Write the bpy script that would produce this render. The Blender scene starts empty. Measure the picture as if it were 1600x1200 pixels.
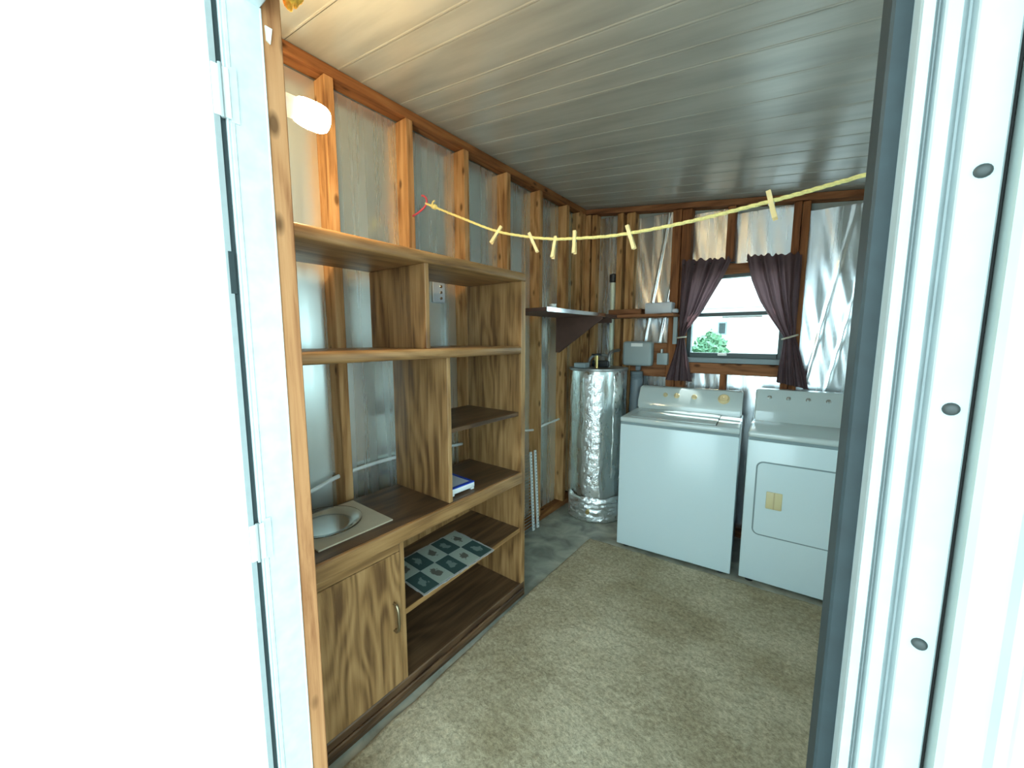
import bpy, bmesh, math, random
from mathutils import Vector, Matrix, noise
random.seed(7)
C = bpy.context.scene.collection
R = math.radians

# ------------------------------------------------------------------ camera, sky, exposure
SC = bpy.context.scene
cam_d = bpy.data.cameras.new('camera')
cam_d.sensor_width = 36.0
cam_d.lens = 605.0 / 1600 * 36.0
cam_d.clip_start = 0.01
cam_o = bpy.data.objects.new('camera', cam_d)
C.objects.link(cam_o)
cam_o.location = (0, 0, 1.48)
cam_o.rotation_euler = (R(90 - 6.74), 0, R(37.8))
SC.camera = cam_o
SC.view_settings.view_transform = 'Standard'
SC.view_settings.look = 'None'
SC.view_settings.gamma = 1.0
SC.view_settings.use_curve_mapping = False
SC.view_settings.exposure = 2.7
world = bpy.data.worlds.new('hazy_sky')
SC.world = world
world.use_nodes = True
wn = world.node_tree.nodes
wl = world.node_tree.links
wn['Background'].inputs['Strength'].default_value = 1.0
wn['Background'].inputs['Color'].default_value = (0.66, 0.93, 1.0, 1)
BULB = 34.0
sun_d = bpy.data.lights.new('sun', 'SUN')
sun_d.energy = 2.4
sun_d.angle = R(1.0)
sun_d.color = (1.0, .97, .93)
sun_o = bpy.data.objects.new('sun', sun_d)
C.objects.link(sun_o)
sun_o.rotation_euler = (R(-30), 0, R(-12))      # high, from behind the shed

# ------------------------------------------------------------------ mesh helpers
def box(bm, x0, x1, y0, y1, z0, z1, bev=0.0, seg=1):
    b = bmesh.new()
    bmesh.ops.create_cube(b, size=1)
    for v in b.verts:
        v.co = Vector((x0 + (v.co.x + .5) * (x1 - x0), y0 + (v.co.y + .5) * (y1 - y0), z0 + (v.co.z + .5) * (z1 - z0)))
    if bev:
        bmesh.ops.bevel(b, geom=b.edges[:], offset=bev, segments=seg, affect='EDGES', profile=.5)
    merge(bm, b)

def merge(bm, b, mat=None):
    me = bpy.data.meshes.new('tmp')
    b.to_mesh(me); b.free()
    if mat is not None:
        me.transform(mat)
    bm.from_mesh(me)
    bpy.data.meshes.remove(me)

def prism(bm, poly, axis, a, b):
    """polygon of 2-D points extruded along axis from a to b"""
    def P(p, t):
        return {'x': (t, p[0], p[1]), 'y': (p[0], t, p[1]), 'z': (p[0], p[1], t)}[axis]
    n = len(poly)
    va = [bm.verts.new(P(p, a)) for p in poly]
    vb = [bm.verts.new(P(p, b)) for p in poly]
    bm.faces.new(va); bm.faces.new(vb)
    for i in range(n):
        j = (i + 1) % n
        bm.faces.new((va[i], va[j], vb[j], vb[i]))

def tube(bm, pts, r, seg=10, closed=False):
    pts = [Vector(p) for p in pts]
    rr = r if isinstance(r, (list, tuple)) else [r] * len(pts)
    rings = []
    up = None
    for i, p in enumerate(pts):
        a = pts[max(i - 1, 0)]; c = pts[min(i + 1, len(pts) - 1)]
        if closed:
            a = pts[i - 1]; c = pts[(i + 1) % len(pts)]
        t = (c - a).normalized()
        if up is None:
            up = t.orthogonal().normalized()
        up = (up - t * up.dot(t)).normalized()
        s = t.cross(up)
        rings.append([bm.verts.new(p + (up * math.cos(k * 2 * math.pi / seg) + s * math.sin(k * 2 * math.pi / seg)) * rr[i]) for k in range(seg)])
    m = len(rings)
    for i in range(m if closed else m - 1):
        A, B = rings[i], rings[(i + 1) % m]
        for k in range(seg):
            bm.faces.new((A[k], A[(k + 1) % seg], B[(k + 1) % seg], B[k]))
    if not closed:
        bm.faces.new(rings[0][::-1]); bm.faces.new(rings[-1])

def lathe(bm, prof, seg=32, mat=None):
    b = bmesh.new()
    rings = []
    for r, z in prof:
        rings.append([b.verts.new((r * math.cos(k * 2 * math.pi / seg), r * math.sin(k * 2 * math.pi / seg), z)) for k in range(seg)])
    for A, B in zip(rings, rings[1:]):
        for k in range(seg):
            b.faces.new((A[k], A[(k + 1) % seg], B[(k + 1) % seg], B[k]))
    if prof[0][0] > 1e-4: b.faces.new(rings[0][::-1])
    if prof[-1][0] > 1e-4: b.faces.new(rings[-1])
    bmesh.ops.remove_doubles(b, verts=b.verts[:], dist=1e-5)
    merge(bm, b, mat)

def smooth_line(pts, n=8):
    P = [Vector(p) for p in pts]
    P = [P[0] * 2 - P[1]] + P + [P[-1] * 2 - P[-2]]
    out = []
    for i in range(1, len(P) - 2):
        for k in range(n):
            t = k / n
            a, b, c, d = P[i - 1], P[i], P[i + 1], P[i + 2]
            out.append(0.5 * ((2 * b) + (c - a) * t + (2 * a - 5 * b + 4 * c - d) * t * t + (3 * b - a - 3 * c + d) * t ** 3))
    out.append(P[-2])
    return out

def obj(name, bm, mat, parent=None, smooth=False, kind=None, ang=35):
    bmesh.ops.recalc_face_normals(bm, faces=bm.faces[:])
    me = bpy.data.meshes.new(name)
    bm.to_mesh(me); bm.free()
    mats = mat if isinstance(mat, list) else [mat]
    for m in mats: me.materials.append(m)
    if smooth:
        for p in me.polygons: p.use_smooth = True
        try: me.set_sharp_from_angle(angle=R(ang))
        except Exception: pass
    o = bpy.data.objects.new(name, me)
    C.objects.link(o)
    if parent: o.parent = parent
    if kind: o['kind'] = kind
    return o

def boxobj(name, dims, mat, parent=None, bev=0.0, seg=1, kind=None):
    bm = bmesh.new()
    box(bm, *dims, bev=bev, seg=seg)
    return obj(name, bm, mat, parent, smooth=seg > 1, kind=kind)

def thing(name, label, cat, loc=(0, 0, 0), rz=0.0, group=None):
    o = bpy.data.objects.new(name, None)
    o.empty_display_size = .05
    C.objects.link(o)
    o.location = loc; o.rotation_euler = (0, 0, rz)
    return tag(o, label, cat, group)

def tag(o, label, cat, group=None):
    o['label'] = label; o['category'] = cat
    if group: o['group'] = group
    return o

def struct(name):
    o = bpy.data.objects.new(name, None)
    C.objects.link(o)
    o['kind'] = 'structure'
    return o

# ------------------------------------------------------------------ materials
def nmat(name):
    m = bpy.data.materials.new(name)
    m.use_nodes = True
    nt = m.node_tree
    return m, nt, nt.nodes['Principled BSDF'], nt.nodes, nt.links

def plain(name, col, rough=.5, metal=0.0, bump=0.0, bscale=60, var=0.0, spec=.5, coat=0.0):
    m, nt, p, N, L = nmat(name)
    p.inputs['Base Color'].default_value = (*col, 1)
    p.inputs['Roughness'].default_value = rough
    p.inputs['Metallic'].default_value = metal
    p.inputs['Specular IOR Level'].default_value = spec
    p.inputs['Coat Weight'].default_value = coat
    if bump or var:
        tc = N.new('ShaderNodeTexCoord'); nz = N.new('ShaderNodeTexNoise')
        nz.inputs['Scale'].default_value = bscale; nz.inputs['Detail'].default_value = 5
        L.new(tc.outputs['Object'], nz.inputs['Vector'])
        if bump:
            b = N.new('ShaderNodeBump'); b.inputs['Strength'].default_value = bump; b.inputs['Distance'].default_value = .005
            L.new(nz.outputs['Fac'], b.inputs['Height']); L.new(b.outputs['Normal'], p.inputs['Normal'])
        if var:
            r = N.new('ShaderNodeValToRGB')
            r.color_ramp.elements[0].position = .3; r.color_ramp.elements[1].position = .7
            r.color_ramp.elements[0].color = (*[c * (1 - var) for c in col], 1)
            r.color_ramp.elements[1].color = (*[min(1, c * (1 + var)) for c in col], 1)
            L.new(nz.outputs['Fac'], r.inputs['Fac']); L.new(r.outputs['Color'], p.inputs['Base Color'])
    return m

def wood(name, axis, light, mid, dark, rough=.5, scale=1.0, knots=True, spec=.4, cath=.5, freq=46.0):
    m, nt, p, N, L = nmat(name)
    tc = N.new('ShaderNodeTexCoord'); oi = N.new('ShaderNodeObjectInfo')
    add = N.new('ShaderNodeVectorMath'); add.operation = 'ADD'
    mul = N.new('ShaderNodeVectorMath'); mul.operation = 'SCALE'; mul.inputs['Scale'].default_value = 37.0
    cmb = N.new('ShaderNodeCombineXYZ')
    for i in range(3): L.new(oi.outputs['Random'], cmb.inputs[i])
    L.new(cmb.outputs[0], mul.inputs[0]); L.new(tc.outputs['Object'], add.inputs[0]); L.new(mul.outputs[0], add.inputs[1])
    def mapped(a, b):
        mp = N.new('ShaderNodeMapping')
        s = [b * scale] * 3; s['xyz'.index(axis)] = a * scale
        mp.inputs['Scale'].default_value = s
        L.new(add.outputs[0], mp.inputs['Vector'])
        return mp
    m1 = mapped(1.2, 22); n1 = N.new('ShaderNodeTexNoise'); n1.inputs['Scale'].default_value = 1.6; n1.inputs['Detail'].default_value = 7; n1.inputs['Roughness'].default_value = .65
    n1.inputs['Distortion'].default_value = .6
    L.new(m1.outputs[0], n1.inputs['Vector'])
    m2 = mapped(1.0, 5.0); w = N.new('ShaderNodeTexNoise'); w.inputs['Scale'].default_value = 1.1; w.inputs['Detail'].default_value = 2
    L.new(m2.outputs[0], w.inputs['Vector'])
    sn = N.new('ShaderNodeMath'); sn.operation = 'MULTIPLY'; sn.inputs[1].default_value = freq
    L.new(w.outputs['Fac'], sn.inputs[0])
    si = N.new('ShaderNodeMath'); si.operation = 'SINE'; L.new(sn.outputs[0], si.inputs[0])
    sc = N.new('ShaderNodeMath'); sc.operation = 'MULTIPLY_ADD'; sc.inputs[1].default_value = .16 * cath; sc.inputs[2].default_value = 0
    L.new(si.outputs[0], sc.inputs[0])
    ad = N.new('ShaderNodeMath'); ad.operation = 'ADD'; L.new(n1.outputs['Fac'], ad.inputs[0]); L.new(sc.outputs[0], ad.inputs[1])
    ramp = N.new('ShaderNodeValToRGB'); cr = ramp.color_ramp
    cr.elements[0].position = .28; cr.elements[0].color = (*dark, 1)
    cr.elements[1].position = .72; cr.elements[1].color = (*light, 1)
    e = cr.elements.new(.5); e.color = (*mid, 1)
    L.new(ad.outputs[0], ramp.inputs['Fac'])
    col = ramp.outputs['Color']
    if knots:
        m3 = mapped(6.5, 14); v = N.new('ShaderNodeTexVoronoi'); v.inputs['Scale'].default_value = 1.0
        L.new(m3.outputs[0], v.inputs['Vector'])
        kr = N.new('ShaderNodeValToRGB'); kr.color_ramp.elements[0].position = .09; kr.color_ramp.elements[0].color = (.16, .14, .12, 1)
        kr.color_ramp.elements[1].position = .2; kr.color_ramp.elements[1].color = (1, 1, 1, 1)
        L.new(v.outputs['Distance'], kr.inputs['Fac'])
        mx = N.new('ShaderNodeMix'); mx.data_type = 'RGBA'; mx.blend_type = 'MULTIPLY'; mx.inputs[0].default_value = .8
        L.new(col, mx.inputs[6]); L.new(kr.outputs['Color'], mx.inputs[7]); col = mx.outputs[2]
    L.new(col, p.inputs['Base Color'])
    p.inputs['Roughness'].default_value = rough
    p.inputs['Specular IOR Level'].default_value = spec
    b = N.new('ShaderNodeBump'); b.inputs['Strength'].default_value = .15; b.inputs['Distance'].default_value = .002
    L.new(n1.outputs['Fac'], b.inputs['Height']); L.new(b.outputs['Normal'], p.inputs['Normal'])
    return m

def foil(name, col, rough, axis_scale=(40, 40, 3), strength=.35, crumple=0.0, metal=1.0, detail=2):
    m, nt, p, N, L = nmat(name)
    p.inputs['Metallic'].default_value = metal
    tc = N.new('ShaderNodeTexCoord'); oi = N.new('ShaderNodeObjectInfo')
    add = N.new('ShaderNodeVectorMath'); add.operation = 'ADD'
    mul = N.new('ShaderNodeVectorMath'); mul.operation = 'SCALE'; mul.inputs['Scale'].default_value = 21.0
    cmb = N.new('ShaderNodeCombineXYZ')
    for i in range(3): L.new(oi.outputs['Random'], cmb.inputs[i])
    L.new(cmb.outputs[0], mul.inputs[0]); L.new(tc.outputs['Object'], add.inputs[0]); L.new(mul.outputs[0], add.inputs[1])
    mp = N.new('ShaderNodeMapping'); mp.inputs['Scale'].default_value = axis_scale
    L.new(add.outputs[0], mp.inputs['Vector'])
    nz = N.new('ShaderNodeTexNoise'); nz.inputs['Scale'].default_value = .8; nz.inputs['Detail'].default_value = detail; nz.inputs['Distortion'].default_value = .2
    L.new(mp.outputs[0], nz.inputs['Vector'])
    b = N.new('ShaderNodeBump'); b.inputs['Strength'].default_value = strength; b.inputs['Distance'].default_value = .006
    L.new(nz.outputs['Fac'], b.inputs['Height'])
    if crumple:
        v = N.new('ShaderNodeTexNoise'); v.inputs['Scale'].default_value = 38; v.inputs['Detail'].default_value = 4; v.inputs['Distortion'].default_value = 1.5
        L.new(add.outputs[0], v.inputs['Vector'])
        b2 = N.new('ShaderNodeBump'); b2.inputs['Strength'].default_value = crumple; b2.inputs['Distance'].default_value = .012
        L.new(v.outputs['Fac'], b2.inputs['Height']); L.new(b.outputs['Normal'], b2.inputs['Normal'])
        L.new(b2.outputs['Normal'], p.inputs['Normal'])
    else:
        L.new(b.outputs['Normal'], p.inputs['Normal'])
    big = N.new('ShaderNodeTexNoise'); big.inputs['Scale'].default_value = 2; big.inputs['Detail'].default_value = 3
    L.new(mp.outputs[0], big.inputs['Vector'])
    rr = N.new('ShaderNodeMapRange'); rr.inputs[1].default_value = .3; rr.inputs[2].default_value = .7
    rr.inputs[3].default_value = rough * .75; rr.inputs[4].default_value = rough * 1.35
    L.new(big.outputs['Fac'], rr.inputs[0]); L.new(rr.outputs[0], p.inputs['Roughness'])
    p.inputs['Base Color'].default_value = (*col, 1)
    return m

def thin_glass(name, tint=(.95, 1, 1), refl=.1):
    m, nt, p, N, L = nmat(name)
    N.remove(p)
    t = N.new('ShaderNodeBsdfTransparent'); t.inputs[0].default_value = (*tint, 1)
    g = N.new('ShaderNodeBsdfGlossy'); g.inputs['Roughness'].default_value = .03
    lw = N.new('ShaderNodeLayerWeight'); lw.inputs[0].default_value = .5
    pw = N.new('ShaderNodeMath'); pw.operation = 'POWER'; pw.inputs[1].default_value = 4.0
    fr = N.new('ShaderNodeMath'); fr.operation = 'MULTIPLY_ADD'; fr.inputs[1].default_value = .7; fr.inputs[2].default_value = .04
    L.new(lw.outputs['Facing'], pw.inputs[0]); L.new(pw.outputs[0], fr.inputs[0])
    mx = N.new('ShaderNodeMixShader')
    L.new(fr.outputs[0], mx.inputs[0]); L.new(t.outputs[0], mx.inputs[1]); L.new(g.outputs[0], mx.inputs[2])
    L.new(mx.outputs[0], N['Material Output'].inputs[0])
    return m

ST_L, ST_M, ST_D = (.60, .355, .165), (.46, .24, .095), (.20, .085, .032)
M_stud = wood('rough_pine_upright', 'z', ST_L, ST_M, ST_D, rough=.75, spec=.15)
M_plate_y = wood('rough_pine_along_y', 'y', (.34, .15, .055), (.25, .10, .036), (.12, .045, .016), rough=.8, spec=.12)
M_stud_b = wood('redder_pine_upright', 'z', (.36, .15, .06), (.26, .10, .04), (.12, .045, .02), rough=.75, spec=.15)
M_plate_x = wood('redder_pine_along_x', 'x', (.34, .15, .07), (.24, .10, .045), (.11, .045, .02), rough=.75, spec=.15)
OK_L, OK_M, OK_D = (.45, .255, .108), (.31, .162, .06), (.125, .057, .021)
M_oak_z = wood('oak_laminate_upright', 'z', OK_L, OK_M, OK_D, rough=.42, knots=False, cath=.6)
M_oak_y = wood('oak_laminate_lengthways', 'y', OK_L, OK_M, OK_D, rough=.4, knots=False, cath=.4)
M_oak_door = wood('oak_laminate_swirled', 'z', OK_L, OK_M, OK_D, rough=.42, knots=False, cath=.62, scale=.9, freq=95.0)
M_stud_f = wood('doorway_pine_upright', 'z', (.60, .31, .145), (.50, .235, .10), (.27, .10, .04), rough=.75, spec=.15)
M_darkboard = wood('dark_laminate_board', 'y', (.15, .08, .04), (.10, .052, .026), (.05, .026, .014), rough=.35, knots=False, cath=.8)  # darker laminate for the level boards and plinth
M_brownboard = plain('dark_brown_painted_board', (.11, .055, .04), .6, var=.15, bscale=9)
M_foil = foil('silver_foil_insulation', (.80, .85, .82), .26, (11, 11, .16), .05, metal=.80, detail=.5)
M_foil_b = foil('creased_silver_foil', (.80, .85, .88), .24, (16, 16, .5), .22, metal=.9, detail=1.0)
M_wrap = foil('smooth_foil_blanket', (.78, .83, .82), .27, (9, 9, 3), .25, .05)
M_wrap2 = foil('crumpled_foil_tape', (.95, .97, .97), .34, (22, 22, 12), .35, .4)
M_ceil = plain('pale_painted_ceiling_pan', (.36, .365, .335), .30, bump=.05, bscale=9, var=.06, spec=.5)
def ceiling_mat():
    m, nt, p, N, L = nmat('streaky_pale_ceiling')
    tc = N.new('ShaderNodeTexCoord'); mp = N.new('ShaderNodeMapping'); mp.inputs['Scale'].default_value = (.8, 6, 1)
    nz = N.new('ShaderNodeTexNoise'); nz.inputs['Scale'].default_value = 2.0; nz.inputs['Detail'].default_value = 5
    L.new(tc.outputs['Object'], mp.inputs[0]); L.new(mp.outputs[0], nz.inputs['Vector'])
    r = N.new('ShaderNodeValToRGB'); r.color_ramp.elements[0].position = .3; r.color_ramp.elements[0].color = (.27, .275, .25, 1)
    r.color_ramp.elements[1].position = .62; r.color_ramp.elements[1].color = (.39, .395, .36, 1)
    L.new(nz.outputs['Fac'], r.inputs['Fac']); L.new(r.outputs[0], p.inputs['Base Color'])
    b = N.new('ShaderNodeBump'); b.inputs['Strength'].default_value = .12; b.inputs['Distance'].default_value = .006
    L.new(nz.outputs['Fac'], b.inputs['Height']); L.new(b.outputs['Normal'], p.inputs['Normal'])
    p.inputs['Roughness'].default_value = .28
    return m
M_ceil = ceiling_mat()
M_white_enamel = plain('white_enamel', (.62, .75, .79), .2, spec=.5, coat=.2)
M_white_top = plain('white_enamel_top', (.52, .60, .60), .1, spec=.5, coat=.3)
M_gap = plain('black_gap', (.015, .018, .02), .8)
M_seam = plain('grey_seam', (.20, .27, .29), .6)
M_tan = plain('tan_plastic', (.55, .45, .25), .4)
M_cream = plain('aged_cream_plastic', (.66, .58, .33), .4)
M_chrome = plain('chrome', (.8, .82, .82), .15, 1.0)
M_alu = plain('white_painted_aluminium', (.34, .38, .38), .5, bump=.03, bscale=40, var=.05)
M_alu2 = plain('bare_aluminium', (.70, .76, .77), .45, .25, bump=.04, bscale=30, var=.08)
M_door = plain('white_painted_door_skin', (.86, .88, .87), .5, bump=.02, bscale=25)
M_slate = plain('dark_slate_paint', (.012, .022, .025), .6, bump=.04, bscale=50, var=.2)
M_screw = plain('dark_screw_head', (.035, .04, .038), .5, .2)
M_rubber = plain('black_rubber', (.02, .02, .018), .7)
M_dark_green = plain('dark_green_matte', (.022, .036, .038), .7)
M_siding = plain('white_vinyl_siding', (.36, .40, .375), .5, bump=.04, bscale=18, var=.05)
M_grey = plain('grey_steel_box', (.30, .36, .37), .4)
M_greyduct = plain('grey_duct_plastic', (.16, .20, .23), .4, bump=.1, bscale=30)
M_pvc = plain('pale_pvc_pipe', (.82, .86, .68), .4)
M_pipe_white = plain('white_pipe', (.75, .78, .75), .35)
M_black = plain('black_plastic', (.02, .022, .025), .4)
M_brass = plain('brass', (.55, .40, .16), .3, 1.0)
M_galv = plain('galvanised_pipe', (.35, .35, .34), .4, .8)
M_handle = plain('antique_brass', (.30, .24, .15), .35, .9)
M_rope = plain('yellow_rope', (.75, .66, .26), .7, bump=.3, bscale=160, var=.12)
M_peg = plain('pale_wooden_peg', (.78, .62, .30), .6, var=.1, bscale=40)
M_red = plain('red_coated_hook', (.55, .06, .09), .4)
M_paper = plain('white_paper', (.82, .85, .72), .7)
M_lamplit = plain('lamplit_orange', (.85, .42, .05), .9, bump=.6, bscale=80, var=.35)  # lamplight on the header piece put into an orange base colour
M_boardbeige = plain('beige_board', (.56, .47, .34), .45, var=.04, bscale=20)
M_blue = plain('blue_plastic', (.006, .045, .42), .3)
M_whiteplastic = plain('white_plastic', (.80, .83, .82), .35)
M_lidgrey = plain('pale_grey_plastic', (.55, .58, .62), .35)
M_winframe = plain('dark_green_window_frame', (.045, .075, .08), .45)
M_wingrey = plain('grey_window_sill', (.20, .25, .27), .45)
M_tie = plain('pale_tieback_cord', (.50, .47, .38), .8)
M_leaf = plain('green_leaves', (.10, .22, .12), .6, var=.4, bscale=14)
M_house = plain('white_house_siding', (.78, .80, .78), .7)
M_roofing = plain('grey_roofing', (.40, .40, .40), .9)
M_glass = thin_glass('window_glass')
M_plateglass = plain('clear_glass', (.97, 1, .99), .03)
M_plateglass.node_tree.nodes['Principled BSDF'].inputs['Transmission Weight'].default_value = 1.0

def carpet_mat():
    m, nt, p, N, L = nmat('matted_beige_carpet')
    tc = N.new('ShaderNodeTexCoord')
    a = N.new('ShaderNodeTexNoise'); a.inputs['Scale'].default_value = 2.2; a.inputs['Detail'].default_value = 4
    b = N.new('ShaderNodeTexNoise'); b.inputs['Scale'].default_value = 60; b.inputs['Detail'].default_value = 7; b.inputs['Roughness'].default_value = .75
    for n in (a, b): L.new(tc.outputs['Object'], n.inputs['Vector'])
    r1 = N.new('ShaderNodeValToRGB'); r1.color_ramp.elements[0].position = .35; r1.color_ramp.elements[0].color = (.38, .315, .20, 1)
    r1.color_ramp.elements[1].position = .66; r1.color_ramp.elements[1].color = (.60, .53, .385, 1)
    r2 = N.new('ShaderNodeValToRGB'); r2.color_ramp.elements[0].position = .36; r2.color_ramp.elements[0].color = (.62, .61, .60, 1)
    r2.color_ramp.elements[1].position = .64; r2.color_ramp.elements[1].color = (1.18, 1.18, 1.18, 1)
    L.new(a.outputs['Fac'], r1.inputs['Fac']); L.new(b.outputs['Fac'], r2.inputs['Fac'])
    mx = N.new('ShaderNodeMix'); mx.data_type = 'RGBA'; mx.blend_type = 'MULTIPLY'; mx.inputs[0].default_value = 1
    L.new(r1.outputs[0], mx.inputs[6]); L.new(r2.outputs[0], mx.inputs[7]); L.new(mx.outputs[2], p.inputs['Base Color'])
    bp = N.new('ShaderNodeBump'); bp.inputs['Strength'].default_value = .9; bp.inputs['Distance'].default_value = .01
    L.new(b.outputs['Fac'], bp.inputs['Height']); L.new(bp.outputs['Normal'], p.inputs['Normal'])
    p.inputs['Roughness'].default_value = .95; p.inputs['Specular IOR Level'].default_value = .1
    return m

def concrete_mat():
    m, nt, p, N, L = nmat('worn_painted_concrete')
    tc = N.new('ShaderNodeTexCoord')
    a = N.new('ShaderNodeTexNoise'); a.inputs['Scale'].default_value = 7; a.inputs['Detail'].default_value = 8; a.inputs['Distortion'].default_value = .8
    L.new(tc.outputs['Object'], a.inputs['Vector'])
    r = N.new('ShaderNodeValToRGB'); r.color_ramp.elements[0].position = .33; r.color_ramp.elements[0].color = (.19, .195, .16, 1)
    r.color_ramp.elements[1].position = .68; r.color_ramp.elements[1].color = (.46, .45, .37, 1)
    L.new(a.outputs['Fac'], r.inputs['Fac']); L.new(r.outputs[0], p.inputs['Base Color'])
    p.inputs['Roughness'].default_value = .45
    return m

def curtain_mat():
    m, nt, p, N, L = nmat('plum_brown_curtain_cloth')
    p.inputs['Base Color'].default_value = (.13, .088, .095, 1)
    p.inputs['Roughness'].default_value = .85
    p.inputs['Specular IOR Level'].default_value = .2
    t = N.new('ShaderNodeBsdfTranslucent'); t.inputs[0].default_value = (.20, .11, .12, 1)
    mx = N.new('ShaderNodeMixShader'); mx.inputs[0].default_value = .36
    L.new(p.outputs[0], mx.inputs[1]); L.new(t.outputs[0], mx.inputs[2]); L.new(mx.outputs[0], N['Material Output'].inputs[0])
    return m

def mat_patch(name, base, fig):
    m, nt, p, N, L = nmat(name)
    tc = N.new('ShaderNodeTexCoord'); oi = N.new('ShaderNodeObjectInfo')
    sub = N.new('ShaderNodeVectorMath'); sub.operation = 'SUBTRACT'; sub.inputs[1].default_value = (.5, .5, .5)
    L.new(tc.outputs['Generated'], sub.inputs[0])
    nz = N.new('ShaderNodeTexNoise'); nz.inputs['Scale'].default_value = 5; nz.inputs['Detail'].default_value = 3
    nz.noise_dimensions = '4D'
    L.new(tc.outputs['Generated'], nz.inputs['Vector'])
    sm = N.new('ShaderNodeMath'); sm.operation = 'MULTIPLY'; sm.inputs[1].default_value = 40
    L.new(oi.outputs['Random'], sm.inputs[0]); L.new(sm.outputs[0], nz.inputs['W'])
    ln = N.new('ShaderNodeVectorMath'); ln.operation = 'LENGTH'; 
    mulz = N.new('ShaderNodeVectorMath'); mulz.operation = 'MULTIPLY'; mulz.inputs[1].default_value = (1, 1, 0)
    L.new(sub.outputs[0], mulz.inputs[0]); L.new(mulz.outputs[0], ln.inputs[0])
    ad = N.new('ShaderNodeMath'); ad.operation = 'MULTIPLY_ADD'; ad.inputs[1].default_value = -.75
    L.new(nz.outputs['Fac'], ad.inputs[0]); L.new(ln.outputs['Value'], ad.inputs[2])
    r = N.new('ShaderNodeValToRGB'); r.color_ramp.elements[0].position = .0; r.color_ramp.elements[0].color = (*fig, 1)
    r.color_ramp.elements[1].position = .06; r.color_ramp.elements[1].color = (*base, 1)
    a2 = N.new('ShaderNodeMath'); a2.operation = 'ADD'; a2.inputs[1].default_value = .2
    L.new(ad.outputs[0], a2.inputs[0]); L.new(a2.outputs[0], r.inputs['Fac'])
    L.new(r.outputs[0], p.inputs['Base Color'])
    p.inputs['Roughness'].default_value = .9
    return m
M_pgreen = mat_patch('green_printed_patch', (.028, .062, .056), (.15, .20, .18))
M_pcream = mat_patch('cream_printed_patch', (.33, .37, .31), (.10, .09, .07))
M_fringe = plain('pale_fringe', (.36, .35, .34), .9, bump=.5, bscale=120, var=.2)
M_carpet = carpet_mat(); M_conc = concrete_mat(); M_curtain = curtain_mat()
M_ground = plain('pale_outdoor_concrete', (.36, .38, .37), .9, var=.1, bscale=3)

def bulb_mat():
    m, nt, p, N, L = nmat('glowing_bulb')
    p.inputs['Base Color'].default_value = (1, .9, .7, 1)
    p.inputs['Emission Color'].default_value = (1.0, .74, .40, 1)
    p.inputs['Emission Strength'].default_value = BULB
    return m
M_bulb = bulb_mat()

# ------------------------------------------------------------------ room shell
XL, YB, XR, YF = -1.66, 3.20, .80, .40          # faces of the left and back studs, right wall, inside of front wall
def ceil_z(x): return 2.60 - .128 * (x + 1.666)

floor = boxobj('floor', (-1.80, XR + .1, .30, YB + .12, -.12, 0), M_conc, kind='structure')
ground = boxobj('ground', (-14, 14, -14, 22, -.30, -.121), M_ground, kind='structure')

ceiling = struct('ceiling')
bm = bmesh.new()
prism(bm, [(-1.85, ceil_z(-1.85) + .03), (XR + .15, ceil_z(XR + .15) + .03), (XR + .15, ceil_z(XR + .15) + .07), (-1.85, ceil_z(-1.85) + .07)], 'y', .25, YB + .2)
obj('roof_deck', bm, M_ceil, ceiling)
seams = [.40, .74, .955, 1.06, 1.264, 1.366, 1.48, 1.59, 1.775, 1.93, 2.09, 2.24, 2.385, 2.505, 2.67, 2.83, 2.98, 3.10, 3.28]
for a, b in zip(seams, seams[1:]):
    bm = bmesh.new()
    lip = .0016
    prof = [(a + .002, .012), (a + .002, 0), (a + .008, -.0005), (b - .010, .0004), (b - .007, -lip), (b - .002, -lip), (b - .002, .012)]
    n = len(prof)
    xs = (-1.78, XR + .05)
    A = [bm.verts.new((xs[0], y, ceil_z(xs[0]) + d)) for y, d in prof]
    B = [bm.verts.new((xs[1], y, ceil_z(xs[1]) + d)) for y, d in prof]
    bm.faces.new(A); bm.faces.new(B)
    for i in range(n):
        j = (i + 1) % n
        bm.faces.new((A[i], A[j], B[j], B[i]))
    obj('ceiling_panel', bm, M_ceil, ceiling)

def foil_panel(parent, p0, p1, face, mat, amp=.004, nu=10, nv=36, crease=0.0):
    """foil sheet between corner p0 and p1; face 'x' (normal +x at x=p0.x) or 'y' (normal -y)"""
    bm = bmesh.new()
    grid = []
    s = random.random() * 50
    for j in range(nv + 1):
        row = []
        for i in range(nu + 1):
            u, v = i / nu, j / nv
            z = p0[2] + (p1[2] - p0[2]) * v
            if face == 'x':
                y = p0[1] + (p1[1] - p0[1]) * u
                d = noise.noise((y * 9 + s, z * 1.5, s)) * amp + noise.noise((y * 26 + s, z * 1.2, 3)) * amp * .25
                row.append(bm.verts.new((p0[0] + d, y, z)))
            else:
                x = p0[0] + (p1[0] - p0[0]) * u
                d = noise.noise((x * 9 + s, z * 1.6, s)) * amp + noise.noise((x * 24 + z * 5 + s, z * 2.5, 3)) * amp * .6
                if crease:
                    for k in range(3):
                        q = abs((x - p0[0]) - .12 * k - .05 - (z - 1.2) * .16)
                        d -= crease * max(0, 1 - q / .012)
                row.append(bm.verts.new((x, p0[1] + d, z)))
        grid.append(row)
    for j in range(nv):
        for i in range(nu):
            bm.faces.new((grid[j][i], grid[j][i + 1], grid[j + 1][i + 1], grid[j + 1][i]))
    bm.normal_update()
    me_o = obj('foil_panel', bm, mat, parent, smooth=True, ang=180)
    return me_o

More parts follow.
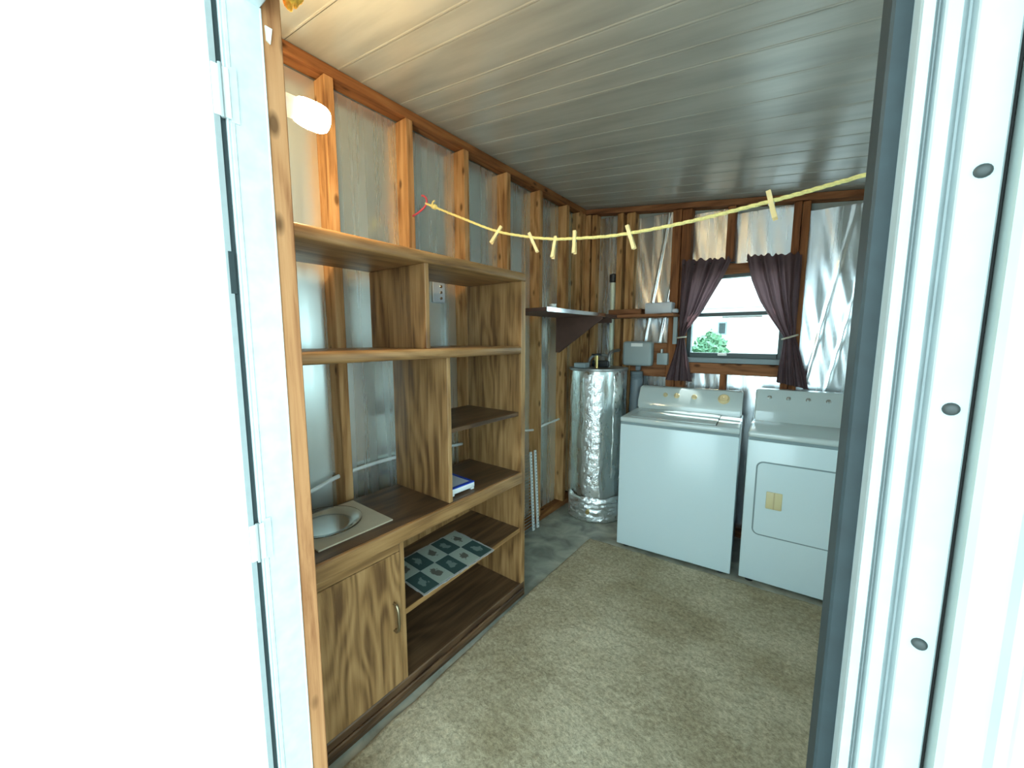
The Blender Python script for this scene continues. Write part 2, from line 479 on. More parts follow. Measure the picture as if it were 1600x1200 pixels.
# left wall
wall_left = boxobj('wall_left', (-1.80, -1.765, .25, YB + .12, 0, 2.66), M_siding, kind='structure')
ys = [.505, .885, 1.29, 1.69, 2.085, 2.475, 2.87]
def stud(parent, dims, mat):
    return boxobj('stud', dims, mat, parent, bev=.003)
for y in ys:
    stud(wall_left, (XL - .09, XL, y, y + .042, .045, 2.556), M_stud)
stud(wall_left, (XL - .09, XL, 3.10, 3.14, .045, 2.556), M_stud)
stud(wall_left, (XL - .09, XL, YB - .035, YB + .005, .045, 2.556), M_stud)
def slope_bar(name, parent, x0, x1, y0, y1, h, mat):
    """bar under the sloping ceiling"""
    bm = bmesh.new()
    prism(bm, [(x0, ceil_z(x0) - .004), (x1, ceil_z(x1) - .004), (x1, ceil_z(x1) - .004 - h), (x0, ceil_z(x0) - .004 - h)], 'y', y0, y1)
    return obj(name, bm, mat, parent)
slope_bar('top_plate', wall_left, XL - .09, XL + .004, .40, YB + .09, .040, M_plate_y)
boxobj('bottom_plate', (XL - .09, XL, .40, YB + .09, 0, .045), M_plate_y, wall_left, bev=.003)
bay = [.42] + [v for y in ys for v in (y, y + .042)] + [3.10, 3.14, 3.165]
edges = [(.42, .505)] + [(ys[i] + .042, ys[i + 1]) for i in range(len(ys) - 1)] + [(2.912, 3.10), (3.14, 3.165)]
for a, b in edges:
    foil_panel(wall_left, (XL - .083, a, .045), (XL - .083, b, 2.556), 'x', M_foil)

# back wall
wall_back = boxobj('wall_back', (-1.80, -.80, YB + .10, YB + .135, 0, 2.62), M_siding, kind='structure')
boxobj('sheathing', (-.13, XR + .1, YB + .10, YB + .135, 0, 2.42), M_siding, wall_back)
boxobj('sheathing', (-.80, -.13, YB + .10, YB + .135, 0, 1.29), M_siding, wall_back)
boxobj('sheathing', (-.80, -.13, YB + .10, YB + .135, 1.96, 2.50), M_siding, wall_back)
def bstud(x0, x1, z0, z1, mat=None):
    return stud(wall_back, (x0, x1, YB, YB + .09, z0, z1), mat or M_stud_b)
def topz(x): return ceil_z(x) - .046
for x0, x1 in ((-1.662, -1.615), (-1.60, -1.558), (-1.368, -1.318), (-1.288, -1.218), (-.922, -.858), (-.852, -.785), (-.165, -.122), (-.118, -.077), (.30, .342), (.70, .742)):
    bstud(x0, x1, .045, topz(x1), M_stud if x0 < -1.2 else None)
bstud(-.547, -.497, 2.004, topz(-.497)); bstud(-.535, -.497, .045, 1.215)
slope_bar('top_plate', wall_back, -1.66, XR, YB - .004, YB + .09, .040, M_plate_x)
boxobj('header', (-.785, -.165, YB - .002, YB + .09, 1.937, 2.004), M_plate_x, wall_back, bev=.003)
boxobj('window_sill_board', (-.785, -.165, YB - .012, YB + .09, 1.215, 1.295), M_plate_x, wall_back, bev=.003)
boxobj('bottom_plate', (-1.56, XR, YB, YB + .09, 0, .045), M_plate_x, wall_back, bev=.003)
boxobj('blocking', (-1.218, -.922, YB + .005, YB + .06, 1.17, 1.44), M_plate_x, wall_back, bev=.003)
for x0, x1, z0, z1, cr in ((-1.558, -1.368, .045, 2.53, 0), (-1.318, -1.288, .045, 2.5, 0), (-1.218, -.922, 1.44, 2.46, .008), (-1.218, -.922, .045, 1.17, 0), (-.785, -.547, 2.004, 2.43, 0), (-.497, -.165, 2.004, 2.40, 0),
                           (-.785, -.535, .045, 1.215, 0), (-.497, -.165, .045, 1.215, 0), (-.077, .30, .045, 2.35, .003), (.342, .70, .045, 2.3, 0)):
    foil_panel(wall_back, (x0, YB + .075, z0), (x1, YB + .075, min(z1, topz(x1))), 'y', M_foil_b, amp=.0045 if x0 > -.1 else .005, crease=cr, nu=60 if cr else 16, nv=60)

# right wall (outside the frame) with its window
wall_right = boxobj('wall_right', (XR, XR + .05, .25, 1.15, 0, 2.34), M_house, kind='structure')
boxobj('sheathing', (XR, XR + .05, 2.05, YB + .12, 0, 2.34), M_house, wall_right)
boxobj('sheathing', (XR, XR + .05, 1.15, 2.05, 0, 1.0), M_house, wall_right)
boxobj('sheathing', (XR, XR + .05, 1.15, 2.05, 1.95, 2.34), M_house, wall_right)
win2 = struct('window_2')
bm = bmesh.new()
for d in ((1.15, 1.19, 1.0, 1.95), (2.01, 2.05, 1.0, 1.95), (1.19, 2.01, 1.0, 1.04), (1.19, 2.01, 1.91, 1.95), (1.19, 2.01, 1.46, 1.49)):
    box(bm, XR - .005, XR + .04, *d)
obj('window_frame', bm, M_winframe, win2)
boxobj('pane', (XR + .015, XR + .018, 1.19, 2.01, 1.04, 1.91), M_glass, win2)

# back window
win1 = struct('window_1')
x0, x1 = -.785, -.165
bm = bmesh.new()
for d in ((x0, x0 + .03, 1.297, 1.937), (x1 - .03, x1, 1.297, 1.937)):
    box(bm, d[0], d[1], YB + .03, YB + .085, d[2], d[3], .002)
box(bm, x0, x1, YB + .03, YB + .085, 1.915, 1.937, .002)
obj('window_frame', bm, M_winframe, win1)
boxobj('sash_rail', (x0 + .02, x1 - .02, YB + .02, YB + .07, 1.642, 1.668), M_winframe, win1, bev=.002)
boxobj('sash_rail', (x0 + .03, x1 - .03, YB + .015, YB + .06, 1.335, 1.372), M_winframe, win1, bev=.002)
boxobj('window_sill', (x0, x1, YB - .005, YB + .085, 1.297, 1.335), M_wingrey, win1, bev=.003)
boxobj('sash_latch', (-.56, -.50, YB + .008, YB + .016, 1.352, 1.368), M_whiteplastic, win1, bev=.002)
boxobj('roller_blind', (-.55, -.30, YB + .05, YB + .064, 1.628, 1.640), M_whiteplastic, win1)
boxobj('pane', (x0 + .03, x1 - .03, YB + .052, YB + .055, 1.372, 1.642), M_glass, win1)
boxobj('pane', (x0 + .03, x1 - .03, YB + .066, YB + .069, 1.668, 1.915), M_glass, win1)

# front wall round the doorway
wall_front = boxobj('wall_front', (-1.80, -.96, .33, .362, -.12, 2.68), M_siding, kind='structure')
boxobj('sheathing', (.085, XR + .12, .375, .398, -.12, 2.52), M_siding, wall_front)
boxobj('sheathing', (-.96, .085, .33, .362, 2.13, 2.60), M_siding, wall_front)
boxobj('stud', (-.985, -.902, .3622, .3985, -.1, 2.60), M_stud_f, wall_front, bev=.0025)
boxobj('stud', (-1.78, -1.72, .364, .402, 0, 2.60), M_stud, wall_front, bev=.003)
boxobj('header', (-.90, .09, .364, .402, 2.20, 2.36), M_plate_x, wall_front, bev=.003)
boxobj('foil_panel', (-1.72, -.985, .366, .372, 0, 2.6), M_foil, wall_front)
# dark painted post on the right of the doorway, and the ribbed siding beside it
boxobj('door_post', (.0262, .075, .400, .49, -.1, 2.48), M_slate, wall_front, bev=.002)
bm = bmesh.new()
prof = [(.0835, .372)]
x = .0835
pts = [(.0845, .356), (.088, .3535), (.094, .3535), (.0965, .3545), (.104, .3545), (.107, .351), (.112, .351), (.115, .356), (.121, .356)]
for k in range(9):
    prof += [(p[0] + k * .042, p[1]) for p in pts]
prof += [(.0835 + 9 * .042, .372)]
prism(bm, prof, 'z', -.12, 2.50)
obj('ribbed_siding', bm, M_siding, wall_front)

# aluminium door frame: left jamb, right jamb, head
bm = bmesh.new()
prism(bm, [(-.93, .2865), (-.906, .2865), (-.906, .287), (-.8985, .2873), (-.8975, .2895), (-.900, .2925), (-.9005, .2938), (-.8985, .295),
           (-.8985, .300), (-.9005, .302), (-.900, .357), (-.8985, .3585), (-.8985, .3600), (-.93, .3602)], 'z', -.1, 2.118)
t1 = obj('trim_1', bm, M_alu2, kind='structure')
boxobj('gap_strip', (-.93, -.903, .2782, .2866, -.1, 2.10), M_dark_green, t1)  # dark strip, the shade of the gap beside the door put into its colour
boxobj('notch_plate', (-.904, -.8982, .2715, .2815, 1.566, 1.646), M_dark_green, t1)  # dark plate standing in for the shaded notch in the gap
bm = bmesh.new()
prism(bm, [(.0375, .40), (.0385, .378), (.0395, .374), (.0450, .374), (.0472, .381), (.0480, .381), (.0490, .371), (.0500, .3695), (.0565, .3695), (.0600, .376),
           (.0612, .376), (.0622, .3655), (.0630, .3645), (.0795, .3645), (.0805, .366), (.0805, .40)], 'z', -.1, 2.118)
t2 = obj('trim_2', bm, M_alu, kind='structure')
boxobj('gap_strip', (.0806, .0836, .374, .39, -.1, 2.118), M_rubber, t2)
for z in (1.579, 1.435, 1.271, 1.0, .7, .4, 1.80):
    bm = bmesh.new()
    lathe(bm, [(.0, .0028), (.0022, .0026), (.0036, .0016), (.0042, .0)], 16, Matrix.Translation((.0722, .3645, z)) @ Matrix.Rotation(R(90), 4, 'X'))
    obj('screw', bm, M_screw, t2, smooth=True)
boxobj('trim_3', (-.93, .09, .305, .36, 2.118, 2.16), M_alu2, bev=.003, kind='structure')
boxobj('trim_4', (-.93, .09, .28, .40, -.12, -.002), M_alu2, bev=.003, kind='structure')

# the open door, swung out flat beyond the jamb
door = struct('door_1')
bm = bmesh.new()
box(bm, -.938, -.9005, -.66, .2775, .0, 2.10, .002)
obj('door_slab', bm, M_door, door)
boxobj('edge_strip', (-.9015, -.8985, .2675, .2772, .0, 2.10), M_alu, door)
for z0, z1 in ((1.889, 1.977), (1.013, 1.092), (.16, .245)):
    h = boxobj('hinge', (-.8985, -.8945, .268, .2955, z0, z1), M_whiteplastic, door, bev=.001)
    bm = bmesh.new(); tube(bm, [(-.894, .281, z0 - .003), (-.894, .281, z1 + .003)], .0035, 8)
    obj('hinge_pin', bm, M_alu, h, smooth=True)
    boxobj('hinge_leaf', (-.8998, -.8975, .2955, .309, z0 - .004, z1 + .006), M_alu2, h)

# unseen roof slab, added to shade the outer wall and door frame
boxobj('roof', (-3.6, 3.6, -.75, .33, 2.70, 2.76), M_siding, kind='structure')

# ------------------------------------------------------------------ rug
bm = bmesh.new()
nu, nv = 150, 160
rows = []
for j in range(nv + 1):
    v = j / nv
    y = .41 + (2.50 - .41) * v
    xl = -1.180 - .034 * min(1, max(0, (y - .41) / 1.25)) + .006 * noise.noise((0, y * 6, 0))
    row = []
    for i in range(nu + 1):
        x = xl + (.78 - xl) * i / nu
        h = .014 + .005 * noise.noise((x * 24, y * 24, 1)) + .0045 * noise.noise((x * 55, y * 55, 5))
        if i in (0, nu) or j in (0, nv): h = .001
        row.append(bm.verts.new((x, y + v * .085 * (x + 1.2) + (.008 * noise.noise((x * 5, 0, 2)) if j == nv else 0), h)))
    rows.append(row)
for j in range(nv):
    for i in range(nu):
        bm.faces.new((rows[j][i], rows[j][i + 1], rows[j + 1][i + 1], rows[j + 1][i]))
tag(obj('carpet', bm, M_carpet, smooth=True, ang=180), 'matted beige carpet piece covering the concrete between shelving and laundry machines', 'carpet')

# ------------------------------------------------------------------ bookcase
BX, BXb = -1.225, -1.622
bk = thing('bookcase', 'tall open oak laminate shelving unit with one cupboard door at bottom left', 'bookcase', (-1.4235, 1.07, 0))
def bkp(name, dims, mat, parent=None, bev=.0015, seg=1, label=None):
    d = (dims[0] + 1.4235, dims[1] + 1.4235, dims[2] - 1.07, dims[3] - 1.07, dims[4], dims[5])
    o = boxobj(name, d, mat, parent or bk, bev=bev, seg=seg)
    if label: o['label'] = label
    return o
Y0, Y1 = .43, 1.70
bkp('side_panel', (BXb, BX - .002, Y1 - .038, Y1, 0, 1.776), M_oak_z)
bkp('side_panel', (BXb, BX - .002, Y0, Y0 + .03, 0, 1.776), M_oak_z)
bkp('top_board', (BXb, BX + .006, Y0, Y1 - .002, 1.776, 1.819), M_oak_y, bev=.010, seg=3)
bkp('middle_shelf', (BXb, BX + .004, Y0 + .03, Y1 - .038, 1.397, 1.438), M_oak_y, bev=.012, seg=3)
bkp('upper_divider', (BXb, BX - .01, 1.030, 1.050, 1.438, 1.776), M_oak_z)
bkp('lower_divider', (BXb, BX - .012, 1.138, 1.160, .746, 1.397), M_oak_z)
bkp('small_shelf', (BXb, BX - .018, 1.160, Y1 - .038, 1.060, 1.080), M_darkboard)
bkp('counter_board', (BXb, BX - .012, Y0 + .03, Y1 - .038, .715, .746), M_darkboard)
bkp('counter_edge', (BX - .012, BX + .006, Y0 + .03, Y1 - .034, .684, .746), M_oak_y, bev=.006, seg=3)
bkp('apron_rail', (BX - .022, BX - .004, Y0 + .03, .861, .650, .684), M_oak_y)
bkp('back_panel', (BXb, BXb + .012, Y0 + .03, Y1 - .038, .10, .715), M_oak_z)
bkp('cupboard_divider', (BXb, BX - .004, .862, .884, .085, .684), M_oak_z)
# tilted inner shelf
bm = bmesh.new()
A = .385; B = .418
prism(bm, [(.884 - 1.07, A - .02), (Y1 - .038 - 1.07, B - .02), (Y1 - .038 - 1.07, B), (.884 - 1.07, A)], 'x', BXb + 1.4235 + .012, BX - .012 + 1.4235)
obj('inner_shelf', bm, M_darkboard, bk)
bm = bmesh.new()
prism(bm, [(.885 - 1.07, A - .021), (Y1 - .039 - 1.07, B - .021), (Y1 - .039 - 1.07, B + .001), (.885 - 1.07, A + .001)], 'x', BX - .012 + 1.4235, BX - .008 + 1.4235)
obj('shelf_edge', bm, M_oak_y, bk)
bkp('bottom_board', (BXb, BX - .012, Y0 + .03, Y1 - .038, .065, .085), M_darkboard)
bkp('plinth', (BX - .016, BX, Y0, Y1 - .005, 0, .088), M_darkboard, bev=.004)
bkp('plinth_moulding', (BX, BX + .012, Y0, Y1 - .02, .028, .058), M_darkboard, bev=.006, seg=3)
cd = bkp('door', (BX - .02, BX - .001, Y0 + .04, .861, .090, .648), M_oak_door, bev=.003)
bm = bmesh.new()
tube(bm, smooth_line([(BX - .002 + 1.4235, .826 - 1.07, .335), (BX + .016 + 1.4235, .826 - 1.07, .338), (BX + .026 + 1.4235, .826 - 1.07, .358), (BX + .028 + 1.4235, .826 - 1.07, .392), (BX + .026 + 1.4235, .826 - 1.07, .426), (BX + .016 + 1.4235, .826 - 1.07, .446), (BX - .002 + 1.4235, .826 - 1.07, .449)], 5), .0062, 10)
h = obj('handle', bm, M_handle, cd, smooth=True); h['label'] = 'antique brass bow handle'

# things on the bookcase
bd = boxobj('board', (-.15, .15, -.15, .15, 0, .006), M_boardbeige, bev=.001)
bd.location = (-1.447, .735, .7465)
tag(bd, 'square beige board lying on the counter under the glass plate', 'board')
bm = bmesh.new()
lathe(bm, [(.0, .003), (.085, .003), (.100, .006), (.108, .014), (.128, .0185), (.132, .021), (.136, .021), (.136, .017), (.113, .010), (.104, .002), (.095, .0005), (.0, .0)], 56)
pl = obj('plate', bm, M_plateglass, smooth=True); pl.location = (-1.458, .688, .753)
tag(pl, 'round clear glass plate lying on the beige board', 'plate')
# white box with blue rim
wb = thing('plastic_tray', 'low white plastic tray with a blue rim on the counter beside the divider', 'tray', (-1.354, 1.265, .7465), R(-3))
bm = bmesh.new(); box(bm, -.085, .085, -.075, .075, .008, .036, .008, 3)
for sx in (-1, 1):
    for sy in (-1, 1): box(bm, sx * .07 - .012, sx * .07 + .012, sy * .062 - .010, sy * .062 + .010, 0, .01, .002)
obj('body', bm, M_whiteplastic, wb, smooth=True)
bm = bmesh.new()
for d in ((-.083, .083, .058, .073), (-.083, .083, -.073, -.058), (-.083, -.066, -.058, .058), (.066, .083, -.058, .058)):
    box(bm, *d, .034, .040, .001)
obj('rim', bm, M_blue, wb)
boxobj('lid', (-.066, .066, -.058, .058, .030, .0375), M_lidgrey, wb)
# patchwork placemat on the tilted inner shelf
tilt = math.atan2(B - A, Y1 - .038 - .884)
def shelf_top(y): return A + (y - .884) * math.tan(tilt)
pm = thing('placemat', 'green and cream patchwork placemat draped on the shelf inside the lower bookcase', 'placemat', (-1.372, 1.203, shelf_top(1.203) + .0015))
pm.rotation_euler = (tilt, 0, R(-3))
bm = bmesh.new()
w2, l2 = .152, .218
n = 60
ring = []
per = [(-w2, -l2), (w2, -l2), (w2, l2), (-w2, l2)]
loop = []
for k in range(4):
    a, b = per[k], per[(k + 1) % 4]
    m = 16 if k % 2 == 0 else 26
    for i in range(m):
        t = i / m
        j = random.uniform(-.003, .004)
        nx, ny = ((b[1] - a[1]), -(b[0] - a[0])); ll = math.hypot(nx, ny)
        loop.append((a[0] + (b[0] - a[0]) * t + nx / ll * j, a[1] + (b[1] - a[1]) * t + ny / ll * j))
prism(bm, loop, 'z', 0, .003)
obj('fringe', bm, M_fringe, pm)
pw, plen = (2 * w2 - .016) / 2, (2 * l2 - .016) / 5
for i in range(2):
    for j in range(5):
        x = -w2 + .008 + i * pw; y = -l2 + .008 + j * plen
        boxobj('patch', (x + .001, x + pw - .001, y + .001, y + plen - .001, .0025, .0045), M_pgreen if (i + j) % 2 == 1 else M_pcream, pm, bev=.0012)

# ------------------------------------------------------------------ laundry machines
def washer():
    w, d = .713, .56
    t = thing('washing_machine', 'white top loading washing machine with lidded top, beside the foil wrapped water heater', 'washing machine',
              (-.665 - math.sin(R(5.4)) * d / 2, 2.5735 + math.cos(R(5.4)) * d / 2, 0), R(5.4))
    f = -d / 2
    bm = bmesh.new(); box(bm, -w / 2, w / 2, f, d / 2, .022, .894, .006, 3); obj('body', bm, M_white_enamel, t, smooth=True)
    bm = bmesh.new(); box(bm, -w / 2 + .004, w / 2 - .004, f + .0025, d / 2, .890, .912); obj('seam', bm, M_seam, t)
    bm = bmesh.new(); box(bm, -w / 2 - .002, w / 2 + .002, f - .006, d / 2, .909, .944, .012, 4); obj('top_panel', bm, M_white_top, t, smooth=True)
    lid = boxobj('lid', (-.30, .225, f + .03, .115, .9435, .949), M_white_top, t, bev=.004, seg=2)
    boxobj('lid_gap', (.226, .231, f + .03, .115, .9442, .9452), M_gap, t)
    boxobj('lid_gap', (-.30, .226, .116, .120, .9442, .9452), M_gap, t)
    bm = bmesh.new()
    prism(bm, [(.135, .944), (.138, .985), (.150, 1.005), (.205, 1.096), (.220, 1.106), (.278, 1.108), (.278, .944)], 'x', -.350, .350)
    bmesh.ops.bevel(bm, geom=[e for e in bm.edges if e.calc_length() < .66], offset=.008, segments=3, affect='EDGES')
    obj('console', bm, M_white_top, t, smooth=True)
    nrm = Matrix.Rotation(R(59), 4, 'X')
    for x, r, m in ((-.155, .013, M_tan), (-.075, .016, M_tan), (.045, .015, M_tan), (.235, .030, M_tan)):
        bm = bmesh.new()
        lathe(bm, [(r * 1.25, 0), (r * 1.25, .004), (r, .006), (r * .85, .022), (0, .023)], 24, Matrix.Translation((x, .178, 1.052)) @ nrm)
        box(bm, x - .003, x + .003, .145, .17, 1.058, 1.072)
        obj('knob', bm, m, t, smooth=True)
    for sx in (-1, 1):
        for sy in (-1, 1):
            bm = bmesh.new(); lathe(bm, [(.022, 0), (.022, .012), (.012, .014), (.012, .026)], 14, Matrix.Translation((sx * .30, sy * .23, 0)))
            obj('foot', bm, M_black, t, smooth=True)
washer()

def dryer():
    w, d = .69, .52
    a = R(3.9)
    t = thing('tumble_dryer', 'white front loading tumble dryer with cream door pull, right of the washing machine', 'dryer',
              (-.267 + math.cos(a) * w / 2 - math.sin(a) * d / 2, 2.624 + math.sin(a) * w / 2 + math.cos(a) * d / 2, 0), a)
    f = -d / 2
    bm = bmesh.new(); box(bm, -w / 2, w / 2, f, d / 2, .022, .886, .006, 3); obj('body', bm, M_white_enamel, t, smooth=True)
    boxobj('seam', (-w / 2 + .004, w / 2 - .004, f + .0025, d / 2, .882, .905), M_seam, t)
    bm = bmesh.new(); box(bm, -w / 2 - .002, w / 2 + .002, f - .006, d / 2, .902, .937, .012, 4); obj('top_panel', bm, M_white_top, t, smooth=True)
    # door: rounded panel in a grey groove
    def rrect(x0, x1, z0, z1, r):
        P = []
        for cx, cz, a0 in ((x1 - r, z1 - r, 0), (x0 + r, z1 - r, 90), (x0 + r, z0 + r, 180), (x1 - r, z0 + r, 270)):
            for k in range(6):
                q = R(a0 + k * 18); P.append((cx + r * math.cos(q), cz + r * math.sin(q)))
        return P
    x0, x1 = -w / 2 + .058, w / 2 - .058
    bm = bmesh.new(); prism(bm, rrect(x0 - .008, x1 + .008, .315, .766, .038), 'y', f - .0012, f + .01); obj('door_groove', bm, M_seam, t)
    bm = bmesh.new(); prism(bm, rrect(x0, x1, .323, .758, .03), 'y', f - .004, f + .01)
    dd = obj('door', bm, M_white_enamel, t)
    hx = x0 + .052
    boxobj('pull', (hx, hx + .078, f - .009, f - .003, .490, .592), M_cream, dd, bev=.004, seg=2)['label'] = 'cream plastic door pull with a centre ridge'
    boxobj('pull_ridge', (hx + .036, hx + .042, f - .013, f - .008, .492, .590), M_tan, dd)
    bm = bmesh.new()
    prism(bm, [(.130, .937), (.132, .985), (.140, 1.01), (.185, 1.125), (.195, 1.14), (.256, 1.142), (.256, .937)], 'x', -.335, .335)
    bmesh.ops.bevel(bm, geom=[e for e in bm.edges if e.calc_length() < .6], offset=.008, segments=3, affect='EDGES')
    obj('console', bm, M_white_top, t, smooth=True)
    nrm = Matrix.Rotation(R(68), 4, 'X')
    for x in (-.255, -.152, -.05, .05, .16):
        bm = bmesh.new()
        lathe(bm, [(.013, 0), (.013, .004), (.010, .006), (.0085, .020), (0, .021)], 18, Matrix.Translation((x, .170, 1.088)) @ nrm)
        obj('knob', bm, M_chrome, t, smooth=True)
    for sx in (-1, 1):
        for sy in (-1, 1):
            bm = bmesh.new(); lathe(bm, [(.022, 0), (.022, .012), (.012, .014), (.012, .026)], 14, Matrix.Translation((sx * .29, sy * .22, 0)))
            obj('foot', bm, M_black, t, smooth=True)
dryer()

# ------------------------------------------------------------------ water heater
hx, hy = -1.395, 2.965
wh = thing('water_heater', 'tall round water heater wrapped in crinkled silver foil in the back left corner', 'water heater', (hx, hy, 0))
bm = bmesh.new()
rings = []
NS = 72
for j in range(61):
    z = .02 + 1.205 * j / 60
    ring = []
    for k in range(NS):
        a = k * 2 * math.pi / NS
        r = .228 + .006 * noise.noise((math.cos(a) * 3, math.sin(a) * 3, z * 5)) + .003 * noise.noise((math.cos(a) * 9, math.sin(a) * 9, z * 14))
        ring.append(bm.verts.new((r * math.cos(a), r * math.sin(a), z)))
    rings.append(ring)
for A_, B_ in zip(rings, rings[1:]):
    for k in range(NS): bm.faces.new((A_[k], A_[(k + 1) % NS], B_[(k + 1) % NS], B_[k]))
bm.faces.new(rings[0][::-1]); bm.faces.new(rings[-1])
obj('blanket', bm, M_wrap, wh, smooth=True)
# crumpled taped seam facing the room, and the ragged skirt
def wrap_strip(name, a0, a1, z0, z1, rr, amp, mat, taper=0, nu=26, nv=80):
    bm = bmesh.new(); G = []
    for j in range(nv + 1):
        v = j / nv; row = []
        for i in range(nu + 1):
            u = i / nu
            wig = 3.5 * noise.noise((z0 + v * 7, .3, a0))
            a = R(a0 + (a1 - a0) * u + wig * (1 if i in (0, nu) else .4) + taper * (v - .5) * (u - .5))
            z = z0 + (z1 - z0) * v + (.02 * noise.noise((u * 6, 1, 4)) if j in (0, nv) else 0)
            e = min(u, 1 - u, v * 2, (1 - v) * 2)
            r = rr + amp * (.5 + .5 * noise.noise((u * 7, v * 26, 2)) + .4 * noise.noise((u * 17, v * 60, 7))) * min(1, e * 8) - .004 * (1 - min(1, e * 8))
            row.append(bm.verts.new((r * math.cos(a), r * math.sin(a), max(z, .004))))
        G.append(row)
    for j in range(nv):
        for i in range(nu): bm.faces.new((G[j][i], G[j][i + 1], G[j + 1][i + 1], G[j + 1][i]))
    return obj(name, bm, mat, wh, smooth=True, ang=180)
cdir = math.degrees(math.atan2(0 - hy, 0 - hx))
wrap_strip('taped_seam', cdir - 30, cdir + 12, .20, 1.20, .233, .008, M_wrap2)
wrap_strip('side_flap', cdir + 30, cdir + 58, .35, 1.215, .233, .006, M_wrap)
wrap_strip('skirt', cdir - 70, cdir + 75, .0, .21, .240, .026, M_wrap2, nu=60, nv=20)
bm = bmesh.new(); lathe(bm, [(.235, 1.222), (.238, 1.232), (.236, 1.242), (0, 1.246)], 48); obj('top_cap', bm, M_galv, wh, smooth=True)
boxobj('junction_cover', (-.12, -.02, -.20, -.12, 1.245, 1.285), M_grey, wh, bev=.004)
def pipe(name, pts, r, mat, parent):
    bm = bmesh.new(); tube(bm, smooth_line(pts, 6), r, 10); return obj(name, bm, mat, parent, smooth=True)
pipe('inlet_pipe', [(-.09, .02, 1.24), (-.09, .02, 1.30), (-.06, .04, 1.335), (.02, .08, 1.34), (.05, .12, 1.30)], .013, M_galv, wh)
pipe('outlet_pipe', [(.09, 0, 1.24), (.09, 0, 1.33), (.09, .05, 1.37), (.09, .20, 1.38)], .013, M_galv, wh)
v = pipe('relief_valve', [(.03, -.10, 1.24), (.03, -.10, 1.31), (.03, -.10, 1.345)], .014, M_brass, wh)
bm = bmesh.new(); tube(bm, [(.03 + .035 * math.cos(k * math.pi / 10), -.10 + .035 * math.sin(k * math.pi / 10), 1.35) for k in range(20)], .006, 8, True)
obj('valve_wheel', bm, M_black, v, smooth=True)
boxobj('valve_body', (-.05, .10, -.03, .02, 1.246, 1.30), M_black, wh, bev=.01, seg=2)
pipe('drain_tap', [(-.02 + .24 * math.cos(R(cdir - 8)), .24 * math.sin(R(cdir - 8)), .10), (-.02 + .285 * math.cos(R(cdir - 8)), .285 * math.sin(R(cdir - 8)), .10)], .016, M_brass, wh)
bm = bmesh.new(); lathe(bm, [(.20, 0), (.20, .025)], 32); obj('base_ring', bm, M_galv, wh)

# pale vertical pipe with black cap
vp = thing('capped_pipe', 'pale plastic standpipe with a black cap on the back wall above the heater', 'pipe', (-1.405, YB + .035, 0))
bm = bmesh.new(); tube(bm, [(0, 0, 1.20), (0, 0, 1.965)], .021, 16); obj('pipe', bm, M_pvc, vp, smooth=True)
bm = bmesh.new(); tube(bm, [(0, 0, 1.955), (0, 0, 1.962), (0, 0, 2.02), (0, 0, 2.026)], [.024, .032, .032, .026], 16); obj('cap', bm, M_black, vp, smooth=True)
# grey duct hose behind the washing machine
bm = bmesh.new()
pts = smooth_line([(-1.135, 3.14, 1.21), (-1.135, 3.14, 1.10), (-1.14, 3.135, .8), (-1.14, 3.135, .3), (-1.14, 3.135, .0)], 24)
tube(bm, pts, [.047 + .003 * (i % 2) for i in range(len(pts))], 18)
tag(obj('duct_hose', bm, M_greyduct, smooth=True, ang=60), 'thick dark grey duct hose standing between water heater and washing machine', 'hose')

# electrical boxes
eb = thing('electrical_box', 'grey rounded electrical box with a white label strip on the back wall', 'electrical box', (-1.135, YB, 1.355))
bm = bmesh.new(); box(bm, -.125, .115, -.075, .006, -.10, .10, .022, 4); obj('cover', bm, M_grey, eb, smooth=True)
boxobj('label_strip', (-.05, .045, -.0775, -.074, .058, .085), M_whiteplastic, eb)
boxobj('conduit', (-.02, .02, -.05, -.01, -.142, -.098), M_greyduct, eb, bev=.008)
ob = thing('outlet_box', 'small grey outlet box beside the larger electrical box', 'outlet box', (-.945, YB, 1.318))
bm = bmesh.new(); box(bm, -.042, .042, -.04, .006, -.048, .045, .006, 2); obj('box', bm, M_grey, ob, smooth=True)
bm = bmesh.new(); tube(bm, [(-.01, -.02, .04), (-.01, -.02, .075)], .012, 10); obj('connector', bm, M_galv, ob, smooth=True)
# pale plate with chrome discs on the foil in the top right compartment
oc = thing('foil_plate', 'small pale plate on the foil behind the top right bookcase compartment', 'plate', (XL - .078, 1.545, 1.745))
boxobj('plate', (0, .008, -.045, .045, -.06, .06), M_lidgrey, oc, bev=.003)
for z in (-.035, -.002, .032):
    bm = bmesh.new(); lathe(bm, [(.010, 0), (.008, .003), (0, .0035)], 14, Matrix.Translation((.008, .015, z)) @ Matrix.Rotation(R(90), 4, 'Y')); obj('disc', bm, M_chrome, oc, smooth=True)

# ------------------------------------------------------------------ corner shelves
sh = thing('wall_shelf', 'dark brown wall shelf along the left wall behind the bookcase, on a triangular bracket', 'shelf', (XL, 2.62, 1.655))
boxobj('board', (.002, .385, -.64, .55, -.012, .010), M_brownboard, sh, bev=.002)
boxobj('edging', (.385, .389, -.64, .18, -.014, .012), M_chrome, sh)
bm = bmesh.new(); prism(bm, [(.004, -.012), (.40, -.012), (.40, -.030), (.03, -.29), (.004, -.29)], 'y', .095, .115); obj('bracket', bm, M_brownboard, sh)
boxobj('bracket', (.004, .34, .40, .418, -.05, -.012), M_brownboard, sh)
bs = thing('wall_shelf', 'short brown wooden shelf on the back wall left of the curtain', 'shelf', (-1.06, YB, 1.655))
boxobj('board', (-.208, .225, -.19, -.002, -.012, .010), M_plate_x, bs, bev=.002)
boxobj('support_leg', (.185, .215, -.03, -.004, -.22, -.012), M_grey, bs, bev=.002)
